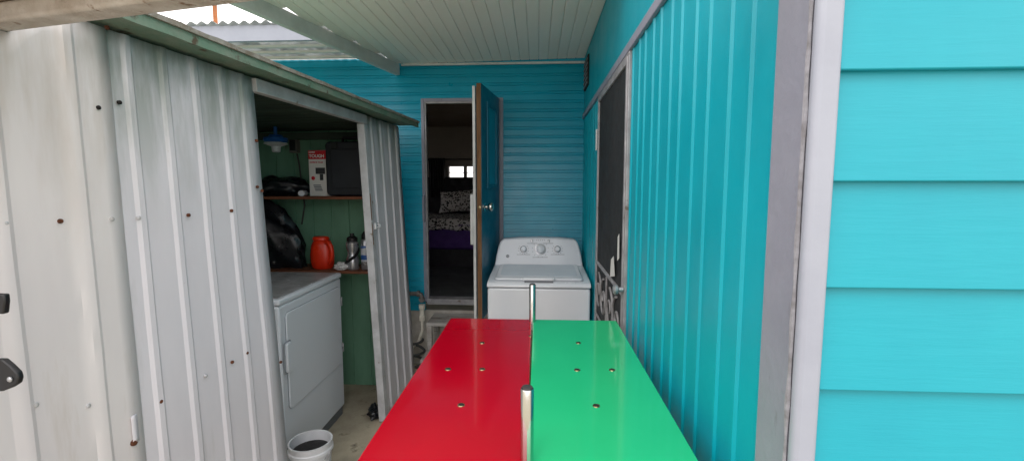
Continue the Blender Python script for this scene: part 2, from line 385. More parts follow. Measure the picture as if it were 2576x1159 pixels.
# bed and furnishings in the room
bed = thing('bed', 'bed with purple skirt and tufted dark headboard seen through the open doorway', 'bed', (-1.2, 6.2, RZ0))
MB().box(-2.0, -.45, 5.62, 6.88, RZ0, .80).build('bed_base', M['dark_fab'], bed)
MB().box(-2.02, -.43, 5.60, 6.88, .80, 1.11).build('mattress', M['purple'], bed, bevel=.03)
rows = []
for i in range(25):
    z = .95 + i*.76/24
    rows.append([(-2.05+k*1.65/60, 6.93-.03*abs(math.sin(k*PI/6+(PI/2 if (i//4)%2 else 0)))*abs(math.sin(i*PI/4)), z) for k in range(61)])
hb = MB().grid(rows); hb.box(-2.05,-.4,6.94,6.99,.62,1.71)
hb.build('headboard', M['dark_fab'], bed, smooth=True)
rows = []
for i in range(15):
    yy = 5.57 + i*.09
    rows.append([(-2.04+k*1.63/20, yy, (1.06 if i == 0 else 1.17)+.03*noise.noise(Vector((k*.5,i*.5,2)))) for k in range(21)])
tag(MB().grid(rows).build('blanket', M['leopard'], smooth=True, solid=.03), 'black and white animal print blanket spread over the bed', 'blanket')
pc = aty(1148, 506, 6.55)
def pillow(c, w, h, t, tilt):
    mb = MB(); n = 14; top = []; bot = []
    for i in range(n+1):
        u = -1+2*i/n; rt = []; rb = []
        for k in range(n+1):
            v = -1+2*k/n
            th = t*((1-abs(u)**2.6)*(1-abs(v)**2.6))**.5
            x = u*w; z = v*h
            x *= 1-.07*(1-v*v)*abs(u)**4; z *= 1-.07*(1-u*u)*abs(v)**4
            z += .12*u*h
            p = Vector((x, -th, z)); q = Vector((x, th, z))
            rm = Matrix.Rotation(tilt, 3, 'X')
            rt.append(Vector(c)+rm@p); rb.append(Vector(c)+rm@q)
        top.append(rt); bot.append(rb)
    mb.grid(top); mb.grid(bot); return mb
tag(pillow((pc.x, 6.6, 1.36), .25, .165, .08, R(-25)).build('pillow', M['leopard'], smooth=True), 'animal print pillow propped against the tufted headboard', 'pillow')
cur = thing('curtain', 'dark curtain on a rod over the bright bedroom window', 'curtain', (-1.2, 6.9, 1.5))
MB().tube([(-2.0,6.9,1.97),(-.3,6.9,1.97)], .01, 8).build('curtain_rod', M['rod'], cur, smooth=True)
for a, b in ((-1.62,-1.38),(-.83,-.6)):
    rows = [[(a+(b-a)*k/30, 6.9+.02*math.sin(k*1.3), z) for k in range(31)] for z in (1.99,1.8,1.6,1.4)]
    MB().grid(rows).build('curtain_panel', M['dark_fab'], cur, smooth=True, solid=.004)

# ---------------------------------------------------------------- house on the right
XR = .383; YN = .674
house = thing('house', 'teal house wall on the right with vertical panels, grey trim and lap siding', 'house', (1.6, 2.2, 0))
def ribs(y0, y1, z0, z1):
    pts = [(y0, 0)]; y = y0+.10; k = 0
    while y < y1-.03:
        for dy, d in ((0,0),(.007,.005),(.019,.005),(.026,0)):
            if y+dy < y1: pts.append((y+dy, d))
        y += (.094, .118)[k % 2]; k += 1
    pts.append((y1, 0))
    return MB().grid([[(XR-d, yy, z) for yy, d in pts] for z in (z0, z1)])
ZT = 2.14
wp = MB()
SJ0, SJ1 = 1.968, 2.935
for a, b in ((YN+.095, SJ0), (SJ1, YF-.013)):
    q = ribs(a, b, 0, ZT); wp.add(q.v, q.f)
wp.build('ribbed_wall', M['teal'], house)
MB().box(XR, XR+.05, YN+.02, YF-.013, ZT, 2.66).build('upper_wall', M['teal'], house)
MB().box(XR+.03, XR+.06, YN+.1, YF-.013, 0, ZT-.001).build('dark_backing', M['black'], house)  # black sheet stands in for the unlit interior behind the screen door
MB().box(XR-.016, XR-.0005, YN+.095, YF-.014, ZT-.012, ZT+.026).build('trim_rail', M['lavender'], house, bevel=.003)
MB().box(XR-.014, XR+.012, YN-.001, YN+.094, 0, 2.85).build('corner_board', M['lavender'], house, bevel=.004)
MB().box(XR-.015, XR+.019, YN-.022, YN-.002, 0, 2.85).build('corner_post', M['lav_light'], house, bevel=.008, seg=3)
for yy, xx, sd_ in ((YN+.0965, XR-.006, 2), (YN-.0015, XR-.0155, 6)):
    pts = []; rr_ = []
    for i in range(150):
        z = .02+i*.0187
        pts.append((xx+.0012*noise.noise(Vector((z*14,sd_,0))), yy+.0016*noise.noise(Vector((z*11,sd_,4))), z)); rr_.append(.0032+.0022*noise.noise(Vector((z*17,sd_,9))))
    MB().tube(pts, rr_, 6).build('caulk_seam', M['caulk'], house, smooth=True)
lp = MB(); z = 1.734-.148*12
while z < 2.8:
    z1 = z+.148
    x0, x1 = XR+.0195, 3.2
    ya, yb = YN-.014, YN-.001
    lp.hexa([(x0,ya,z),(x1,ya,z),(x1,ya+.012,z),(x0,ya+.012,z),(x0,yb,z1+.012),(x1,yb,z1+.012),(x1,yb+.012,z1+.012),(x0,yb+.012,z1+.012)])
    z = z1
lp.build('lap_siding', M['teal_lap'], house, bevel=.002)
MB().box(XR-.0, 3.3, .40, YF-.02, 2.86, 2.94).build('roof', M['white_trim'], house)
MB().box(3.2, 3.25, YN, YF-.02, 0, 2.85).build('end_wall', M['teal_lap'], house)
v = MB(); 
v.box(XR-.012, XR-.0005, 3.60, 3.88, 2.34, 2.56)
vent = v.build('vent', M['hole'], house)
vf = MB()
for i in range(6): vf.box(XR-.018, XR-.0125, 3.605, 3.875, 2.352+i*.035, 2.362+i*.035)
vf.build('vent_slat', M['frame_metal'], vent)
SY0, SY1, SZ0, SZ1 = SJ0+.018, SJ1-.018, .10, 2.115
jam = MB()
jam.box(XR-.014, XR+.03, SJ0, SY0, 0, ZT-.013); jam.box(XR-.014, XR+.03, SY1, SJ1, 0, ZT-.013); jam.box(XR-.014, XR+.03, SY0, SY1, SZ1, ZT-.013)
jam.build('door_jamb', M['frame_metal'], house, bevel=.003)
sfr = MB(); t = .028
sfr.box(XR-.018, XR, SY0+.003, SY0+t, SZ0, SZ1-.003); sfr.box(XR-.018, XR, SY1-t, SY1-.003, SZ0, SZ1-.003)
sfr.box(XR-.018, XR, SY0+t, SY1-t, SZ1-t-.003, SZ1-.003); sfr.box(XR-.018, XR, SY0+t, SY1-t, SZ0, SZ0+.1)
sfr.box(XR-.016, XR, SY0+t, SY1-t, 1.10, 1.12)
sdr = sfr.build('screen_door', M['frame_metal'], house, bevel=.003)
MB().box(XR-.008, XR-.002, SY0+t, SY1-t, SZ0+.1, SZ1-t-.003).build('screen', M['dark_screen'], sdr)
sc = MB()
def spiral(cy, cz, r0, turns, sgn, a0):
    n = int(28*turns); pts = []
    for i in range(n+1):
        f = i/n; a = a0 + sgn*2*PI*turns*f; r = r0*(1-.82*f)
        pts.append((XR-.014, cy+math.cos(a)*r, cz+math.sin(a)*r))
    return pts
for cy in (2.24, 2.66):
    for sy in (-1, 1):
        sc.tube(spiral(cy+sy*.1, .95, .115, 1.35, sy, PI/2), .006, 7)
        sc.tube(spiral(cy+sy*.1, .64, .115, 1.35, -sy, -PI/2), .006, 7)
sc.tube([(XR-.014, 2.45, .46), (XR-.014, 2.45, 1.10)], .006, 7)
sc.tube([(XR-.014, 2.04, .795), (XR-.014, 2.86, .795)], .006, 7)
sc.build('scroll_grille', M['scroll'], sdr, smooth=True)
h = MB(); hp = atx(1556, 728, XR-.035)
h.tube([(XR-.016, hp.y, hp.z),(XR-.038, hp.y, hp.z)], .011, 12); h.lathe((XR-.036, hp.y, hp.z), [(.012,0),(.022,.005),(.023,.014),(.016,.022),(0,.024)], 16, (-1,0,0))
h.build('door_handle', M['silver'], sdr, smooth=True)
lb = MB(); lb.add([(XR-.0205,2.16,1.16),(XR-.0205,2.30,1.13),(XR-.0205,2.28,1.22),(XR-.0205,2.2,1.25)],[(0,1,2,3)])
lb.build('torn_sticker', M['paper'], sdr)
lb = MB(); lb.add([(XR-.0195,2.06,1.26),(XR-.0195,2.11,1.24),(XR-.0195,2.11,1.35),(XR-.0195,2.07,1.37)],[(0,1,2,3)])
lb.build('torn_sticker', M['paper'], sdr)
MB().box(XR-.022, XR-.012, 2.95, 2.968, 1.80, 1.93).build('hinge_plate', M['white_trim'], house, bevel=.003)

# ---------------------------------------------------------------- porch roof
porch = thing('porch_roof', 'white boarded porch ceiling with a grey edge beam overhead', 'porch roof', (-.4, 2.7, 2.5))
YC = 2.05
def cz(x): return 2.62 - .02*(XR-x)
cb = MB(); x = XR-.002
while x > -1.9:
    xa = x-.074; xm = (x+xa)/2
    y1 = YF-.016 if xm > -1.16 else YF-.016-(-1.16-xm)/.243
    y0 = YC
    if y1 > y0+.05:
        c = .004
        pr = [(x, .012), (x, c), (x-c, 0), (xa+c, 0), (xa, c), (xa, .012)]
        cb.loft([[(px_, y0, cz(px_)+pz) for px_, pz in pr], [(px_, y1, cz(px_)+pz) for px_, pz in pr]])
    x -= .0755
cb.build('ceiling_boards', M['ceil'], porch)
xb = -1.2-(YF-YC)*.243
MB().hexa([(xb,YC,2.64),(XR-.002,YC,2.64),(XR-.002,YF-.02,2.64),(-1.2,YF-.02,2.64),(xb,YC,2.68),(XR-.002,YC,2.68),(XR-.002,YF-.02,2.68),(-1.2,YF-.02,2.68)]).build('roof_sheet', M['white_trim'], porch)
ba = Vector((-1.175, YF-.018, 2.50)); bb = Vector((-1.175-(YF-YC)*.243, YC, 2.50))
MB().bar(ba, bb, .04, .09).build('edge_beam', M['beam_grey'], porch, bevel=.004)
MB().box(-1.14, XR-.003, YF-.03, YF-.0135, 2.575, 2.592).build('moulding', M['white_trim'], porch)

# ---------------------------------------------------------------- corrugated awning far left
awn = thing('awning', 'translucent corrugated awning with lavender fascia above the shed roof', 'awning', (-2.4, 3.5, 2.55))
rows = []
def az(y): return 2.655 + (3.93-y)*.055
for y in (3.19, 3.5, 3.93):
    rows.append([(-3.4+k*.0095, y, az(y)+.011*math.sin(k*.0095*2*PI/.076)) for k in range(int((3.4-1.24)/.0095))])
MB().grid(rows).build('corrugated_sheet', M['poly'], awn, smooth=True)
MB().box(-3.4, -1.535, 3.215, 3.24, 2.575, 2.682).build('fascia', M['lav_light'], awn, bevel=.003)
for i, y in enumerate((3.32, 3.45, 3.58, 3.71, 3.84)):
    MB().box(-3.4, -1.27-(3.93-y)*.25, y, y+.028, az(y)-.034, az(y)-.014).build('batten', M['batten'], awn, bevel=.002)
pp = aty(540, 15, 4.5)
tag(MB().tube([(pp.x,4.5,2.70),(pp.x,4.5,3.6)], .02, 10).build('pole', M['pole'], smooth=True), 'thin brown pole rising above the corrugated awning', 'pole')

# ---------------------------------------------------------------- shed
shed = thing('shed', 'white corrugated metal shed with open doorway and green inside', 'shed', (-1.7, 2.3, 0))
def corr(y0, y1, ridges, z0, ztop, off=0, rw_=.05, hh=.0065, seed=1):
    ys = set([y0, y1])
    for r_ in ridges:
        for o in (-rw_*.5, -rw_*.22, rw_*.22, rw_*.5): 
            if y0 < r_+o < y1: ys.add(round(r_+o, 4))
    for k in range(int((y1-y0)/.04)):
        yy = round(y0+.04*k+.003, 4)
        if all(abs(yy-r_) > rw_*.55 for r_ in ridges): ys.add(yy)
    ys = sorted(ys)
    def dep(y):
        for r_ in ridges:
            t = abs(y-r_)
            if t < rw_*.22+1e-4: return hh
            if t < rw_*.5-1e-4: return hh*(rw_*.5-t)/(rw_*.28)
        return 0
    n = 34
    def pt(y, i):
        z = z0+(ztop(y)-z0)*i/n
        return (SX(y, z)+off+dep(y)+.0032*noise.noise(Vector((y*3.2, z*1.8, seed)))+.0009*noise.noise(Vector((y*12, z*8, seed))), y, z)
    return MB().grid([[pt(y, i) for y in ys] for i in range(n+1)])
zt_a = lambda y: 1.942 if y < 1.09 else (2.03 if y > 1.13 else 1.942+(y-1.09)/.04*.088)
zt_b = lambda y: 2.03
corr(.55, 1.315, [.66,.84,1.02,1.20], .01, zt_a, .004, .046, .0065).build('wall_sheet', M['shed_a'], shed, smooth=True, solid=.002, angle=26)
corr(1.295, 1.93, [1.375,1.50,1.625,1.75,1.86], .01, zt_b, 0, .038, .0065, 4).build('wall_sheet', M['shed_b'], shed, smooth=True, solid=.002, angle=26)
corr(2.95, 3.54, [3.06,3.20,3.34,3.47], .01, zt_b, 0, .04, .0085, 7).build('wall_sheet', M['shed_b'], shed, smooth=True, solid=.002, angle=26)
def shedbox(mb, y0, y1, z0, z1, o0, o1):
    return mb.hexa([(SX(y0,z0)+o0,y0,z0),(SX(y0,z0)+o1,y0,z0),(SX(y1,z0)+o1,y1,z0),(SX(y1,z0)+o0,y1,z0),
                    (SX(y0,z1)+o0,y0,z1),(SX(y0,z1)+o1,y0,z1),(SX(y1,z1)+o1,y1,z1),(SX(y1,z1)+o0,y1,z1)])
shedbox(MB(), 1.925, 2.96, 1.972, 2.028, -.02, .02).build('door_header', M['shed_trim'], shed, bevel=.003)
shedbox(MB(), 2.915, 2.965, .01, 1.971, -.03, .018).build('door_jamb', M['shed_trim'], shed, bevel=.003)
shedbox(MB(), 1.885, 1.922, .01, 1.971, -.05, -.008).build('door_jamb', M['shed_trim'], shed, bevel=.003)
for (z0, z1, wv) in ((1.36,1.53,.02),(1.20,1.345,.017)):
    n = 14
    L_ = [(2.914-.0005, z0+(z1-z0)*i/n) for i in range(n+1)]
    r1 = [(SX(2.914,z)+.0195, 2.9135+.004, z) for y, z in L_]
    r2 = [(SX(2.914,z)+.0195, 2.9135+wv+.014*noise.noise(Vector((z*60,wv*50,0))), z) for y, z in L_]
    MB().grid([r1, r2]).build('bare_wood_patch', M['raw_wood'], shed)
lt = MB(); lc = atshed(947, 568, .03)
lt.box(lc.x-.008, lc.x+.006, lc.y-.022, lc.y+.022, lc.z-.02, lc.z+.02); lt.tube([(lc.x+.006,lc.y,lc.z-.008),(lc.x+.026,lc.y,lc.z-.004),(lc.x+.026,lc.y,lc.z+.01),(lc.x+.006,lc.y,lc.z+.012)], .004, 7)
lt.build('latch', M['white'], shed, bevel=.002)
YR = 1.225
rf = MB()
rf.hexa([(SX(YR,2.03)+.114,YR,2.044),(SX(3.6,2.03)+.114,3.6,2.044),(-2.5,3.6,2.036),(-2.5,YR,2.036),
         (SX(YR,2.03)+.114,YR,2.060),(SX(3.6,2.03)+.114,3.6,2.060),(-2.5,3.6,2.052),(-2.5,YR,2.052)])
rf.build('roof', M['roof_green'], shed)
n = 40; ring = []; ring2 = []
for i in range(n+1):
    y = YR-.005 + (3.61-YR)*i/n; x = SX(y, 2.03)+.116; j = .003*noise.noise(Vector((y*9,0,3))); j2 = .003*noise.noise(Vector((y*11,5,3)))
    ring.append([(x, y, 2.032+j), (x+.018, y, 2.030+j), (x+.018, y, 2.0615), (x, y, 2.0615)])
    ring2.append([(x-.06, y, 2.062), (x+.026+j, y, 2.062), (x+.028+j, y, 2.076+j2), (x-.06, y, 2.076+j2)])
MB().loft(ring).build('fascia_board', M['roof_green'], shed)
MB().loft(ring2).build('roof_edge', M['roof_edge'], shed)
ew = MB(); pts = []; x = -2.42; 
while x < -1.1:
    pts += [(x, 0), (x+.125, 0), (x+.128, .008), (x+.136, .008)]; x += .14
pts = [(a, b) for a, b in pts if a < SX(3.5, 2)-.005]
ew.grid([[(a, 3.50+b, zz) for a, b in pts] for zz in (0.0, 2.012)])
ew.build('end_wall', M['shed_green'], shed)
MB().box(-2.5,-1.06,3.512,3.535,0,2.012).build('outer_end_wall', M['shed_b'], shed)
MB().box(-2.5,-2.44,.6,3.51,0,2.012).build('back_wall', M['shed_green'], shed)
MB().box(-2.5,-1.32,.55,.58,0,1.94).build('near_end_wall', M['shed_a'], shed)
sc_ = MB(); y = 1.3
while y < 3.45:
    sc_.hexa([(-2.43,y,1.985),(SX(y,2)-.03,y,2.005),(SX(y,2)-.03,y+.105,2.005),(-2.43,y+.105,1.985),(-2.43,y,2.0),(SX(y,2)-.03,y,2.02),(SX(y,2)-.03,y+.105,2.02),(-2.43,y+.105,2.0)]); y += .112
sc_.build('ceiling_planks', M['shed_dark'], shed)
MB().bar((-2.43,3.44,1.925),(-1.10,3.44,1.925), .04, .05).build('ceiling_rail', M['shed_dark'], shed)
SH1, SH2 = 1.505, .975
MB().box(-2.43, -1.09, 3.20, 3.498, SH1-.02, SH1).build('shelf', M['brown_wood'], shed, bevel=.002)
MB().box(-2.43, -1.06, 3.20, 3.498, SH2-.02, SH2).build('shelf', M['brown_wood'], shed, bevel=.002)
for px, py, k in ((248,271,'hole'),(301,258,'hole'),(152,556,'rust'),(282,551,'pale_screw'),(349,548,'pale_screw'),(475,541,'rust'),(583,530,'rust'),
                  (405,1009,'rust'),(622,887,'rust'),(585,910,'rust'),(90,1018,'pale_screw'),(222,1020,'pale_screw'),(518,945,'pale_screw'),(14,561,'pale_screw'),
                  (270,70,'rust'),(646,354,'rust'),(648,470,'rust'),(660,480,'rust'),(690,660,'hole'),(707,910,'rust')):
    p = atshed(px, py, .006)
    MB().lathe(p, [(.0062,-.004),(.0062,.002),(.004,.004),(0,.0045)], 12, (1,-.08,.04)).build('screw', M[k], shed, smooth=True)
p = atshed(342, 1075, .012)
st = []
for i in range(9):
    f = i/8; st.append([(SX(p.y, p.z+.04-f*.085)+.0095, p.y-.010-.006*noise.noise(Vector((i,1,0))), p.z+.04-f*.085), (SX(p.y, p.z+.04-f*.085)+.0105, p.y+.010+.006*noise.noise(Vector((i,5,0))), p.z+.04-f*.085)])
MB().grid(st).build('dent_patch', M['shed_b'], shed, smooth=True, solid=.002)
p = atshed(341, 1112, .010)
MB().lathe((SX(p.y,p.z)+.002, p.y, p.z), [(.011,0),(.009,.008),(0,.009)], 10, (1,0,0)).build('rust_spot', M['rust'], shed, smooth=True)
o = aty(738, 366, 3.45)
ob = MB().box(o.x-.03, o.x+.03, 3.44, 3.498, o.z-.055, o.z+.055).build('outlet_box', M['pipe_grey'], shed, bevel=.004)
MB().box(o.x-.022, o.x+.022, 3.434, 3.4395, o.z-.04, o.z+.04).build('outlet_plate', M['black'], ob, bevel=.002)
MB().tube([(o.x+.02,3.46,o.z-.06),(o.x+.03,3.47,o.z-.15),(o.x+.035,3.48,o.z-.3),(o.x+.05,3.485,o.z-.45),(o.x+.02,3.485,o.z-.6)], .006, 7).build('power_cord', M['rubber'], shed, smooth=True)

# old beam and plank over the near end of the shed
def beamy(x): return 1.089-(x+1.297)*.2095
tag(MB().bar((-1.95,beamy(-1.95)-.03,1.945),(.365,beamy(.365)-.03,1.945), .06, .042).build('beam', M['old_beam'], bevel=.008, seg=3), 'rough chipped white beam crossing above the near end of the shed', 'beam')
tag(MB().hexa([(-1.9,beamy(-1.9)-.36,1.99),(-.66,beamy(-.66)-.36,1.99),(-.66,beamy(-.66)-.008,1.99),(-1.9,beamy(-1.9)-.008,1.99),
               (-1.9,beamy(-1.9)-.36,2.012),(-.66,beamy(-.66)-.36,2.012),(-.66,beamy(-.66)-.008,2.012),(-1.9,beamy(-1.9)-.008,2.012)]).build('plank', M['old_plank'], bevel=.003), 'weathered tan plank lying on the rough white beam', 'plank')

# ---------------------------------------------------------------- things in the shed
DXF = -1.34
dry = thing('dryer', 'white clothes dryer with scuffed top standing inside the shed', 'dryer', (-1.68, 2.67, .0))
MB().box(-2.02, DXF, 2.29, 3.05, .06, .955).build('cabinet', M['enamel_old'], dry, bevel=.012, seg=3)
MB().box(-2.025, DXF+.006, 2.284, 3.056, .957, .992).build('top', M['enamel_old'], dry, bevel=.012, seg=3)
MB().box(-2.0, DXF-.02, 2.31, 3.03, .9925, .996).build('top_surface', M['dryer_top'], dry)
def rface(x0, x1, y0, y1, z0, z1, r):
    p = rrect(y1-y0, z1-z0, r, 5, (y0+y1)/2, (z0+z1)/2)
    return MB().loft([[(x0,a,b) for a,b in p],[(x1,a,b) for a,b in p]])
rface(DXF-.001, DXF+.002, 2.339, 3.018, .369, .908, .03).build('door_gap', M['soft_gap'], dry)
dd_ = rface(DXF+.0005, DXF+.010, 2.342, 3.015, .372, .905, .026).build('door', M['enamel_old'], dry, bevel=.004)
hp = atx(726, 897, DXF+.014)
rface(DXF+.008, DXF+.0112, hp.y-.036, hp.y+.036, hp.z-.088, hp.z+.088, .014).build('handle_recess', M['soft_gap'], dd_)
rface(DXF+.008, DXF+.026, hp.y-.026, hp.y+.028, hp.z-.08, hp.z+.08, .012).build('door_handle', M['enamel_old'], dd_, bevel=.005)
for zz in (.80, .48):
    MB().box(DXF+.004, DXF+.018, 3.016, 3.028, zz-.03, zz+.03).build('hinge', M['silver'], dd_, bevel=.002)
MB().box(-2.0, DXF-.01, 2.31, 3.03, 0.002, .058).build('plinth', M['gap'], dry)

bk = thing('bucket', 'dirty white plastic bucket on the floor in the shed doorway', 'bucket', (-1.175, 2.24, 0))
cx, cy, hh, r1, r0 = -1.175, 2.24, .258, .106, .088
MB().lathe((cx,cy,.004), [(0,0),(r0,0),(r1-.004,hh-.05),(r1+.005,hh-.05),(r1+.005,hh-.035),(r1,hh-.03),(r1+.002,hh),(r1-.006,hh),(r1-.008,hh-.03),(r0-.006,.012),(0,.012)], 36).build('body', M['bucket'], bk, smooth=True)
MB().lathe((cx,cy,.004), [(0,.20),(.0955,.20),(.0955,.207),(.06,.218),(.02,.212),(0,.21)], 24).build('sludge', M['mud'], bk, smooth=True)
pts = [(cx+math.cos(a)*(r1+.009), cy+math.sin(a)*.03+(-.02), hh-.03-abs(math.sin(a))*.07) for a in [PI+PI*i/16 for i in range(17)]]
MB().tube(pts, .003, 6).build('bail_handle', M['silver'], bk, smooth=True)

p = atz(945, 1042, .02)
tag(MB().lump((p.x, p.y, .005), (.045,.06,.05), 9, .5, 2.4).build('rag', M['black_bag'], smooth=True), 'small crumpled black rag on the concrete by the shed door jamb', 'rag')

cs = thing('tool_case', 'large dark plastic tool case standing upright on the upper shelf', 'case', (-1.36, 3.35, SH1))
a = aty(818, 350, 3.28); b = aty(925, 350, 3.28)
p = rrect(b.x-a.x+.03, .385, .03, 5, (a.x+b.x)/2+.015, SH1+.196)
MB().loft([[(u,3.27,v_) for u,v_ in p],[(u,3.37,v_) for u,v_ in p]]).build('body', M['navy_case'], cs, bevel=.01, seg=3)
p = rrect(b.x-a.x-.05, .28, .02, 5, (a.x+b.x)/2+.015, SH1+.196)
MB().loft([[(u,3.262,v_) for u,v_ in p],[(u,3.2695,v_) for u,v_ in p]]).build('raised_panel', M['navy_case'], cs, bevel=.004)
xm = (a.x+b.x)/2+.015
MB().tube([(xm-.06,3.32,SH1+.385),(xm-.055,3.32,SH1+.42),(xm+.055,3.32,SH1+.42),(xm+.06,3.32,SH1+.385)], .011, 8).build('handle', M['black'], cs, smooth=True)
for s_ in (-1, 1):
    MB().box(xm+s_*.1-.022, xm+s_*.1+.022, 3.258, 3.2695, SH1+.335, SH1+.385).build('latch', M['black'], cs, bevel=.003)
bx = thing('carton', 'white and red tool carton beside the dark case on the upper shelf', 'box', (-1.6, 3.35, SH1))
a = aty(775, 378, 3.30); xw = .17
MB().box(a.x, a.x+xw, 3.30, 3.42, SH1+.001, a.z).build('body', M['box_white'], bx, bevel=.002)
MB().box(a.x+.0005, a.x+xw-.0005, 3.2975, 3.2995, a.z-.064, a.z-.002).build('red_band', M['box_red'], bx)
text('lettering', 'HYPER', .016, M['box_white'], bx, (a.x+.006, 3.2965, a.z-.021), align='LEFT', bold=.0006)
text('lettering', 'TOUGH', .031, M['box_white'], bx, (a.x+.006, 3.2965, a.z-.052), align='LEFT', bold=.001)
text('lettering', '10-PIECE PALM', .015, M['box_red'], bx, (a.x+.008, 3.299, a.z-.092), align='LEFT', bold=.0004)
pi_ = MB(); pi_.box(a.x+.05,a.x+.12,3.2985,3.2998,a.z-.17,a.z-.125); pi_.box(a.x+.08,a.x+.105,3.298,3.2996,a.z-.215,a.z-.171)
pi_.build('tool_picture', M['ink'], bx)
pr2 = MB()
for i in range(4): pr2.box(a.x+.03+i*.004,a.x+.085+i*.004,3.2985,3.2998,a.z-.255-i*.012,a.z-.247-i*.012)
pr2.build('accessory_picture', M['ink_grey'], bx)
MB().lathe((a.x+.03,3.2998,a.z-.2), [(.014,0),(.014,.0015),(0,.0018)], 16, (0,-1,0)).build('red_badge', M['box_red'], bx)
p = aty(712, 470, 3.36)
tag(MB().lump((p.x-.03, 3.36, SH1), (.23,.11,.085), 3, .3, 1.8).build('garbage_bag', M['black_bag'], smooth=True), 'flat black bag lying along the upper shelf left of the carton', 'bag')
p = aty(761, 479, 3.24)
tag(MB().lathe((p.x, 3.22, SH1+.022), [(.012,0),(.021,.0),(.022,.004),(.02,.12),(.012,.12),(.011,.004)], 18, (-.25,1,0)).build('tube', M['white'], smooth=True), 'small white open tube lying on the upper shelf', 'tube')
lm = thing('funnel', 'blue and white funnel-like fixture under the shed ceiling', 'fixture', (0,0,0))
p = aty(694, 358, 3.2); ORG[lm.name] = Vector((p.x, 3.2, p.z-.07)); lm.location = ORG[lm.name]
MB().lathe((p.x,3.2,p.z), [(0,.05),(.04,.05),(.05,.035),(.078,.03),(.08,.012),(.07,0),(0,0)], 28).build('cap', M['blue'], lm, smooth=True)
MB().lathe((p.x,3.2,p.z), [(.05,-.0005),(.075,-.004),(.078,-.012),(.03,-.03),(.027,-.065),(.02,-.07),(0,-.07)], 28).build('spout', M['white'], lm, smooth=True)
MB().tube([(p.x,3.2,p.z+.05),(p.x,3.2,1.99)], .012, 8).build('stem', M['blue'], lm, smooth=True)
p = aty(722, 600, 3.33)
bg = MB().lump((p.x-.02, 3.34, SH2), (.19,.11,.27), 5, .38, 1.6, crease=.13)
for v_ in bg.v:
    f = max(0, (v_.z-SH2)/.45); v_.x -= .16*f; 
tag(bg.build('garbage_bag', M['black_bag'], smooth=True), 'tall shiny black garbage bag leaning on the lower shelf beside the orange jug', 'bag')
jg = thing('jug', 'orange plastic detergent jug with moulded handle on the lower shelf', 'jug', (-1.576, 3.3, SH2))
jx = aty(811, 630, 3.29).x
MB().lathe((jx-.006,3.30,SH2+.001), [(0,0),(.066,0),(.076,.008),(.084,.04),(.087,.085),(.084,.13),(.076,.17),(.064,.198),(.056,.208),(0,.212)], 32, (0,0,1), 1, .72).build('body', M['orange'], jg, smooth=True)
MB().lathe((jx-.012,3.30,SH2+.209), [(.055,0),(.06,.004),(.06,.018),(.052,.026),(.02,.03),(0,.03)], 28, (0,0,1), 1, .75).build('lid', M['orange'], jg, smooth=True)
MB().tube([(jx+.036,3.25,SH2+.205),(jx+.066,3.238,SH2+.2),(jx+.092,3.236,SH2+.17),(jx+.097,3.236,SH2+.12),(jx+.088,3.238,SH2+.07),(jx+.066,3.246,SH2+.045)], [.011,.014,.015,.014,.013,.01], 10).build('handle', M['orange'], jg, smooth=True)
p = aty(862, 660, 3.26)
tag(MB().lump((p.x, 3.27, SH2), (.06,.05,.028), 12, .5, 2.6).build('cloth', M['cloth'], smooth=True), 'crumpled white cloth between the orange jug and the silver bottle', 'cloth')
bt = thing('bottle', 'silver and black waisted drink bottle on the lower shelf', 'bottle', (0,0,0))
bxp = aty(887, 640, 3.28).x; ORG[bt.name] = Vector((bxp,3.28,SH2)); bt.location = ORG[bt.name]
MB().lathe((bxp,3.28,SH2+.001), [(0,0),(.043,0),(.046,.006),(.046,.07),(.034,.105),(.034,.13),(.044,.16),(.045,.195),(.036,.205),(0,.206)], 28).build('body', M['silver'], bt, smooth=True)
MB().lathe((bxp,3.28,SH2+.207), [(0,0),(.038,0),(.038,.022),(.026,.032),(.016,.036),(.014,.055),(0,.057)], 24).build('cap', M['black'], bt, smooth=True)
gp = []
for i in range(25):
    a_ = -2.6+i*.2; zz = SH2+.045+i*.006
    hz = zz-SH2; rr_ = .0475 if hz < .07 else (.036+.0115*abs(hz-.118)/.048)
    gp.append((bxp+math.cos(a_)*rr_, 3.28+math.sin(a_)*rr_, zz))
MB().tube(gp, .011, 7).build('grip', M['black'], bt, smooth=True)
sb = thing('spray_can', 'grey spray can with blue label and black cap beside the shed jamb', 'spray can', (0,0,0))
sx = aty(920, 640, 3.28).x; ORG[sb.name] = Vector((sx,3.28,SH2)); sb.location = ORG[sb.name]
MB().lathe((sx,3.28,SH2+.001), [(0,0),(.03,0),(.033,.004),(.033,.205),(.024,.22),(0,.222)], 26).build('can', M['silver'], sb, smooth=True)
MB().lathe((sx,3.28,SH2+.06), [(.0325,0),(.0337,0),(.0337,.115),(.0325,.115)], 26).build('label_band', M['blue_label'], sb, smooth=True)
MB().lathe((sx,3.28,SH2+.222), [(0,0),(.026,0),(.026,.03),(.02,.04),(.012,.055),(0,.056)], 20).build('cap', M['black'], sb, smooth=True)

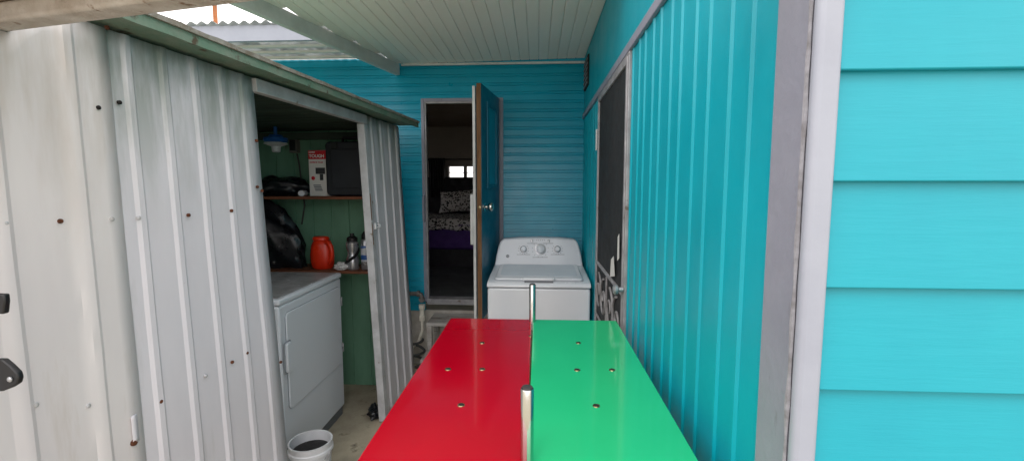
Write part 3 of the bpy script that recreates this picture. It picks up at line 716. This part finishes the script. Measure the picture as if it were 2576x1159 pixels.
# ---------------------------------------------------------------- washer
WX0, WX1, WY0, WY1 = -.333, .355, 3.04, 3.74
ws = thing('washer', 'white top loading washing machine beside the open teal door', 'washing machine', ((WX0+WX1)/2, 3.4, 0))
MB().box(WX0, WX1, WY0+.012, WY1, .03, .90).build('cabinet', M['enamel'], ws, bevel=.015, seg=3)
tp = MB()
prof = [(WY0+.004,.902),(WY0,.915),(WY0+.02,.932),(WY0+.10,.944),(3.60,.962),(WY1,.966),(WY1,.902)]
tp.loft([[(WX0-.003,y,z) for y,z in prof],[(WX1+.003,y,z) for y,z in prof]])
tp.build('deck', M['enamel'], ws, bevel=.006, seg=2)
def deckz(y): return .944+(y-WY0-.10)*.018/.46
lx0, lx1, ly0, ly1 = WX0+.045, WX1-.045, 3.095, 3.565
def slab(x0,x1,y0,y1,o0,o1,r):
    pts = rrect(x1-x0, y1-y0, r, 5, (x0+x1)/2, (y0+y1)/2)
    return MB().loft([[(a,b,deckz(b)+o0) for a,b in pts],[(a,b,deckz(b)+o1) for a,b in pts]])
slab(lx0-.004,lx1+.004,ly0-.004,ly1+.004,-.006,.003,.03).build('lid_gap', M['soft_gap'], ws)
lid = slab(lx0,lx1,ly0,ly1,.001,.014,.026).build('lid', M['enamel'], ws, bevel=.005)
slab(lx0+.03,lx1-.03,ly0+.075,ly1-.02,.0145,.0165,.03).build('lid_panel', M['lid_grey'], lid, bevel=.001)
hm = (WX0+WX1)/2
slab(hm-.11,hm+.11,ly0-.022,ly0+.03,.0,.022,.02).build('lid_handle', M['enamel'], lid, bevel=.008, seg=3)
slab(hm-.095,hm+.095,ly0-.03,ly0-.0225,-.02,.006,.003).build('handle_recess', M['gap'], lid)
CZ0, CZ1 = .955, 1.165
def cfy(z): return 3.585+(z-CZ0)*.32
pp_ = []
w2 = (WX1-WX0)/2+.002
for x_, z_ in ((-w2,CZ0),(-w2+.012,CZ0+.08),(-w2+.03,CZ0+.155),(-w2+.045,CZ1-.02),(-w2+.07,CZ1-.003),(-.15,CZ1+.007),(0,CZ1+.01),(.15,CZ1+.007),(w2-.07,CZ1-.003),(w2-.045,CZ1-.02),(w2-.03,CZ0+.155),(w2-.012,CZ0+.08),(w2,CZ0)):
    pp_.append((hm+x_, z_))
con = MB().loft([[(a,cfy(b),b) for a,b in pp_],[(a,WY1+.02,b) for a,b in pp_]]).build('console', M['enamel'], ws, bevel=.012, seg=3)
cn = Vector((0,-1,.32)).normalized()
def onc(px, py):
    d = ray(px, py); t = (3.585-CZ0*.32+1.58*.32)/(d.y-.32*d.z); return CAM+d*t
for px, py, r_ in ((1317,627,.022),(1359,627,.036),(1402,627,.022)):
    q = onc(px, py)
    kn = MB().lathe(q, [(r_*1.25,0),(r_*1.25,.004),(r_,.006),(r_,.008)], 28, cn).build('knob_ring', M['silver'], con, smooth=True)
    kb_ = MB().lathe(q, [(r_*.9,.008),(r_*.86,.03),(r_*.7,.034),(0,.034)], 28, cn)
    kb_.build('knob', M['enamel'], con, smooth=True)
    tk = MB()
    for k in range(10):
        a_ = R(-40+k*260/9); u = Vector((1,0,0)); w_ = cn.cross(u)*-1
        c_ = q + u*(math.cos(a_)*r_*1.75) - w_*(-math.sin(a_)*r_*1.75)
        tk.lathe(c_, [(.0032,0),(.0032,.001),(0,.001)], 6, cn)
    tk.build('dial_marks', M['ink_grey'], con)
for px, py in ((1338,606),(1380,606)):
    MB().lathe(onc(px,py), [(.011,0),(.011,.004),(.009,.005),(0,.005)], 16, cn).build('button', M['silver'], con, smooth=True)
tk = MB()
for k in range(5):
    q = onc(1350+k*5, 604); tk.lathe(q, [(.0035,0),(.0035,.001),(0,.001)], 6, cn)
tk.build('dial_marks', M['ink_grey'], con)
for k, (x0_, x1_, y_) in enumerate(((1326,1352,612),(1366,1392,612),(1300,1334,640),(1386,1420,640),(1340,1378,647))):
    a_, b_ = onc(x0_, y_), onc(x1_, y_); e = cn*.0008; hgt = Vector((0,.32,1)).normalized()*.0018
    MB().add([a_+e-hgt, b_+e-hgt, b_+e+hgt, a_+e+hgt], [(0,1,2,3)]).build('printed_line', M['ink_grey'], con)
q = onc(1277, 644)
MB().lathe(q, [(.013,0),(.013,.0015),(.011,.002),(0,.002)], 20, cn).build('emblem_disc', M['ink_grey'], con, smooth=True)
rx = math.atan2(1, .32)
text('emblem_letters', 'GE', .014, M['enamel'], con, q+cn*.003+Vector((0,0,-.005)), rot=(rx,0,0))
for x_ in (WX0+.05, WX1-.05):
    for y_ in (WY0+.06, WY1-.05):
        MB().lathe((x_,y_,.0), [(.02,0),(.02,.012),(.01,.014),(.01,.031)], 12).build('foot', M['black'], ws)

# ---------------------------------------------------------------- red and green table
TZ = 1.023; TX0, TX1, TXM, TY0, TY1 = -.366, .332, -.0185, .62, 1.905
tb = thing('game_table', 'tall narrow table with glossy red and green halves and chrome posts', 'table', ((TX0+TX1)/2, 1.26, 0))
MB().box(TX0, TXM-.0008, TY0, TY1, TZ-.035, TZ).build('red_top', M['red'], tb, bevel=.004, seg=3)
MB().box(TXM+.0008, TX1, TY0, TY1, TZ-.035, TZ).build('green_top', M['green'], tb, bevel=.004, seg=3)
MB().box(TX0+.03, TX1-.03, TY0+.03, TY1-.03, TZ-.16, TZ-.0355).build('apron', M['table_side'], tb, bevel=.003)
for x_ in (TX0+.06, TX1-.06):
    for y_ in (TY0+.06, TY1-.06):
        MB().box(x_-.03, x_+.03, y_-.03, y_+.03, .004, TZ-.161).build('leg', M['table_side'], tb, bevel=.004)
for px, py in ((1213,862),(1127,928),(1213,928),(1160,1018),(1455,862),(1452,930),(1540,930),(1500,1020),(1335,845)):
    q = atz(px, py, TZ); r_ = .0075 if px != 1335 else .006
    sc0 = MB().lathe((q.x,q.y,TZ-.001), [(r_*.7,.001),(r_*.78,.003),(r_*1.15,.003),(r_*1.3,.001)], 20).build('grommet', M['brass'], tb, smooth=True)
    MB().lathe((q.x,q.y,TZ), [(0,.0024),(r_*.82,.0024),(r_*.82,.0026),(0,.0026)], 16).build('screw', M['hole'], sc0)
for y_, r_ in ((.893, .0135), (1.872, .0135)):
    po = MB().lathe((TXM,y_,TZ), [(0,0),(r_,0),(r_,.153),(r_-.001,.155),(0,.155)], 28).build('post', M['chrome'], tb, smooth=True)
    MB().lathe((TXM,y_,TZ+.1552), [(0,0),(r_-.002,0),(r_-.003,.003),(0,.004)], 28).build('post_cap', M['table_side'], po, smooth=True)

# ---------------------------------------------------------------- steps and plumbing
stp = thing('steps', 'weathered whitewashed wooden steps below the open doorway', 'steps', (-.63, 3.6, 0))
for z_, y0_, y1_ in ((.475,3.62,3.92),(.25,3.40,3.62)):
    t_ = MB(); n = 3; wv = (y1_-y0_)/n
    for k in range(n): t_.box(-.895, -.36, y0_+k*wv+.004, y0_+(k+1)*wv-.004, z_-.026, z_)
    t_.build('tread', M['step_wood'], stp, bevel=.003)
for x_ in (-.87, -.385):
    for y_, zt_ in ((3.64,.448),(3.89,.448),(3.42,.223)):
        MB().box(x_-.018,x_+.018,y_-.02,y_+.02,.0,zt_).build('leg', M['step_wood'], stp, bevel=.002)
    MB().box(x_-.010,x_+.010,3.441,3.619,.16,.222).build('side_rail', M['step_wood'], stp, bevel=.002)
pt = thing('water_pipe', 'grey and white water pipe with elbow at the base of the teal siding', 'pipe', (-1.0, 3.8, 0))
a_ = aty(1022, 738, 3.8); b_ = aty(1061, 738, 3.8); zb = aty(1061, 800, 3.8).z
MB().tube([(a_.x-.25,3.8,a_.z),(b_.x-.03,3.8,a_.z),(b_.x-.008,3.8,a_.z-.006),(b_.x,3.8,a_.z-.03),(b_.x,3.8,a_.z-.07)], .019, 10).build('iron_pipe', M['pipe_grey'], pt, smooth=True)
for q_, ax in (((b_.x-.04,3.8,a_.z),(1,0,0)),((b_.x,3.8,a_.z-.035),(0,0,-1))):
    MB().lathe(q_, [(.019,0),(.027,.001),(.027,.022),(.019,.023)], 12, ax).build('collar', M['pipe_grey'], pt, smooth=True)
MB().lathe((b_.x,3.8,zb-.02), [(.013,0),(.026,.001),(.026,.04),(.02,.045),(.02,.10),(.026,.105),(.026,.14),(.013,.141)], 16).build('white_coupling', M['pvc'], pt, smooth=True)
MB().tube([(b_.x,3.8,zb-.02),(b_.x,3.8,zb-.1),(b_.x-.03,3.78,zb-.2),(b_.x-.1,3.75,zb-.26),(b_.x-.25,3.74,zb-.28)], .012, 8).build('pipe_tail', M['pvc'], pt, smooth=True)
hs = []
for i in range(60):
    a_ = i*.32; hs.append((-1.03+math.cos(a_)*(.09+.012*math.sin(i*.7)), 3.70+math.sin(a_)*.07, .02+.005*i))
tag(MB().tube(hs, .011, 7).build('hose', M['rubber'], smooth=True), 'dark coiled hose on the ground between shed and wooden steps', 'hose')

# black bracket at the left edge
br = thing('bracket', 'black strap bracket with a steel rivet at the left edge beside the shed wall', 'bracket', (-1.1, .85, 0))
MB().tube([aty(-70,700,.86)+Vector((0,0,.05)), aty(-62,950,.86), aty(-52,1159,.86), Vector((aty(-45,1400,.86).x,.86,0.0))], .012, 10).build('post', M['black'], br, smooth=True)
poly = [(-80,905),(5,904),(24,920),(42,938),(46,952),(42,966),(26,976),(5,984),(-80,992)]
f0 = [aty(a,b,.845) for a,b in poly]; f1 = [v_+Vector((0,.012,0)) for v_ in f0]
MB().loft([f0, f1]).build('strap', M['black'], br, bevel=.003)
poly = [(-80,738),(9,740),(11,760),(8,790),(-80,792)]
f0 = [aty(a,b,.845) for a,b in poly]; f1 = [v_+Vector((0,.012,0)) for v_ in f0]
MB().loft([f0, f1]).build('strap', M['black'], br, bevel=.003)
MB().lathe(aty(26,953,.844), [(.0055,0),(.0055,.002),(.003,.004),(0,.004)], 14, (0,-1,0)).build('rivet', M['silver'], br, smooth=True)

# ---------------------------------------------------------------- camera, light, sky
cd = bpy.data.cameras.new('camera'); co = bpy.data.objects.new('camera', cd); C.objects.link(co)
cd.sensor_fit = 'HORIZONTAL'; cd.sensor_width = 36; cd.lens = 36*FPX/2576; cd.clip_start = .02; cd.clip_end = 500
co.location = CAM; co.rotation_euler = (PI/2-PIT, 0, YAW)
scene.camera = co
wd = bpy.data.worlds.new('World'); scene.world = wd; wd.use_nodes = True
N = wd.node_tree.nodes; L = wd.node_tree.links; bg_ = N['Background']
sky = N.new('ShaderNodeTexSky'); sky.sky_type = 'NISHITA'; sky.sun_disc = False
EL, AZ = R(52), R(200)
sky.sun_elevation = EL; sky.sun_rotation = AZ; sky.dust_density = 3; sky.ozone_density = .6
mx = N.new('ShaderNodeMix'); mx.data_type = 'RGBA'; mx.inputs['Factor'].default_value = .85
mx.inputs[7].default_value = (18.0, 17.3, 17.1, 1)
L.new(sky.outputs[0], mx.inputs[6]); L.new(mx.outputs[2], bg_.inputs['Color'])
bg_.inputs['Strength'].default_value = .15
sl = bpy.data.lights.new('sun', 'SUN'); so = bpy.data.objects.new('sun', sl); C.objects.link(so)
sl.energy = .8; sl.angle = R(25); sl.color = (1, .97, .92)
dirn = Vector((math.sin(AZ)*math.cos(EL), math.cos(AZ)*math.cos(EL), math.sin(EL)))
so.rotation_euler = dirn.to_track_quat('Z', 'Y').to_euler(); so.location = dirn*20
scene.view_settings.view_transform = 'Standard'; scene.view_settings.look = 'None'
scene.view_settings.exposure = 0
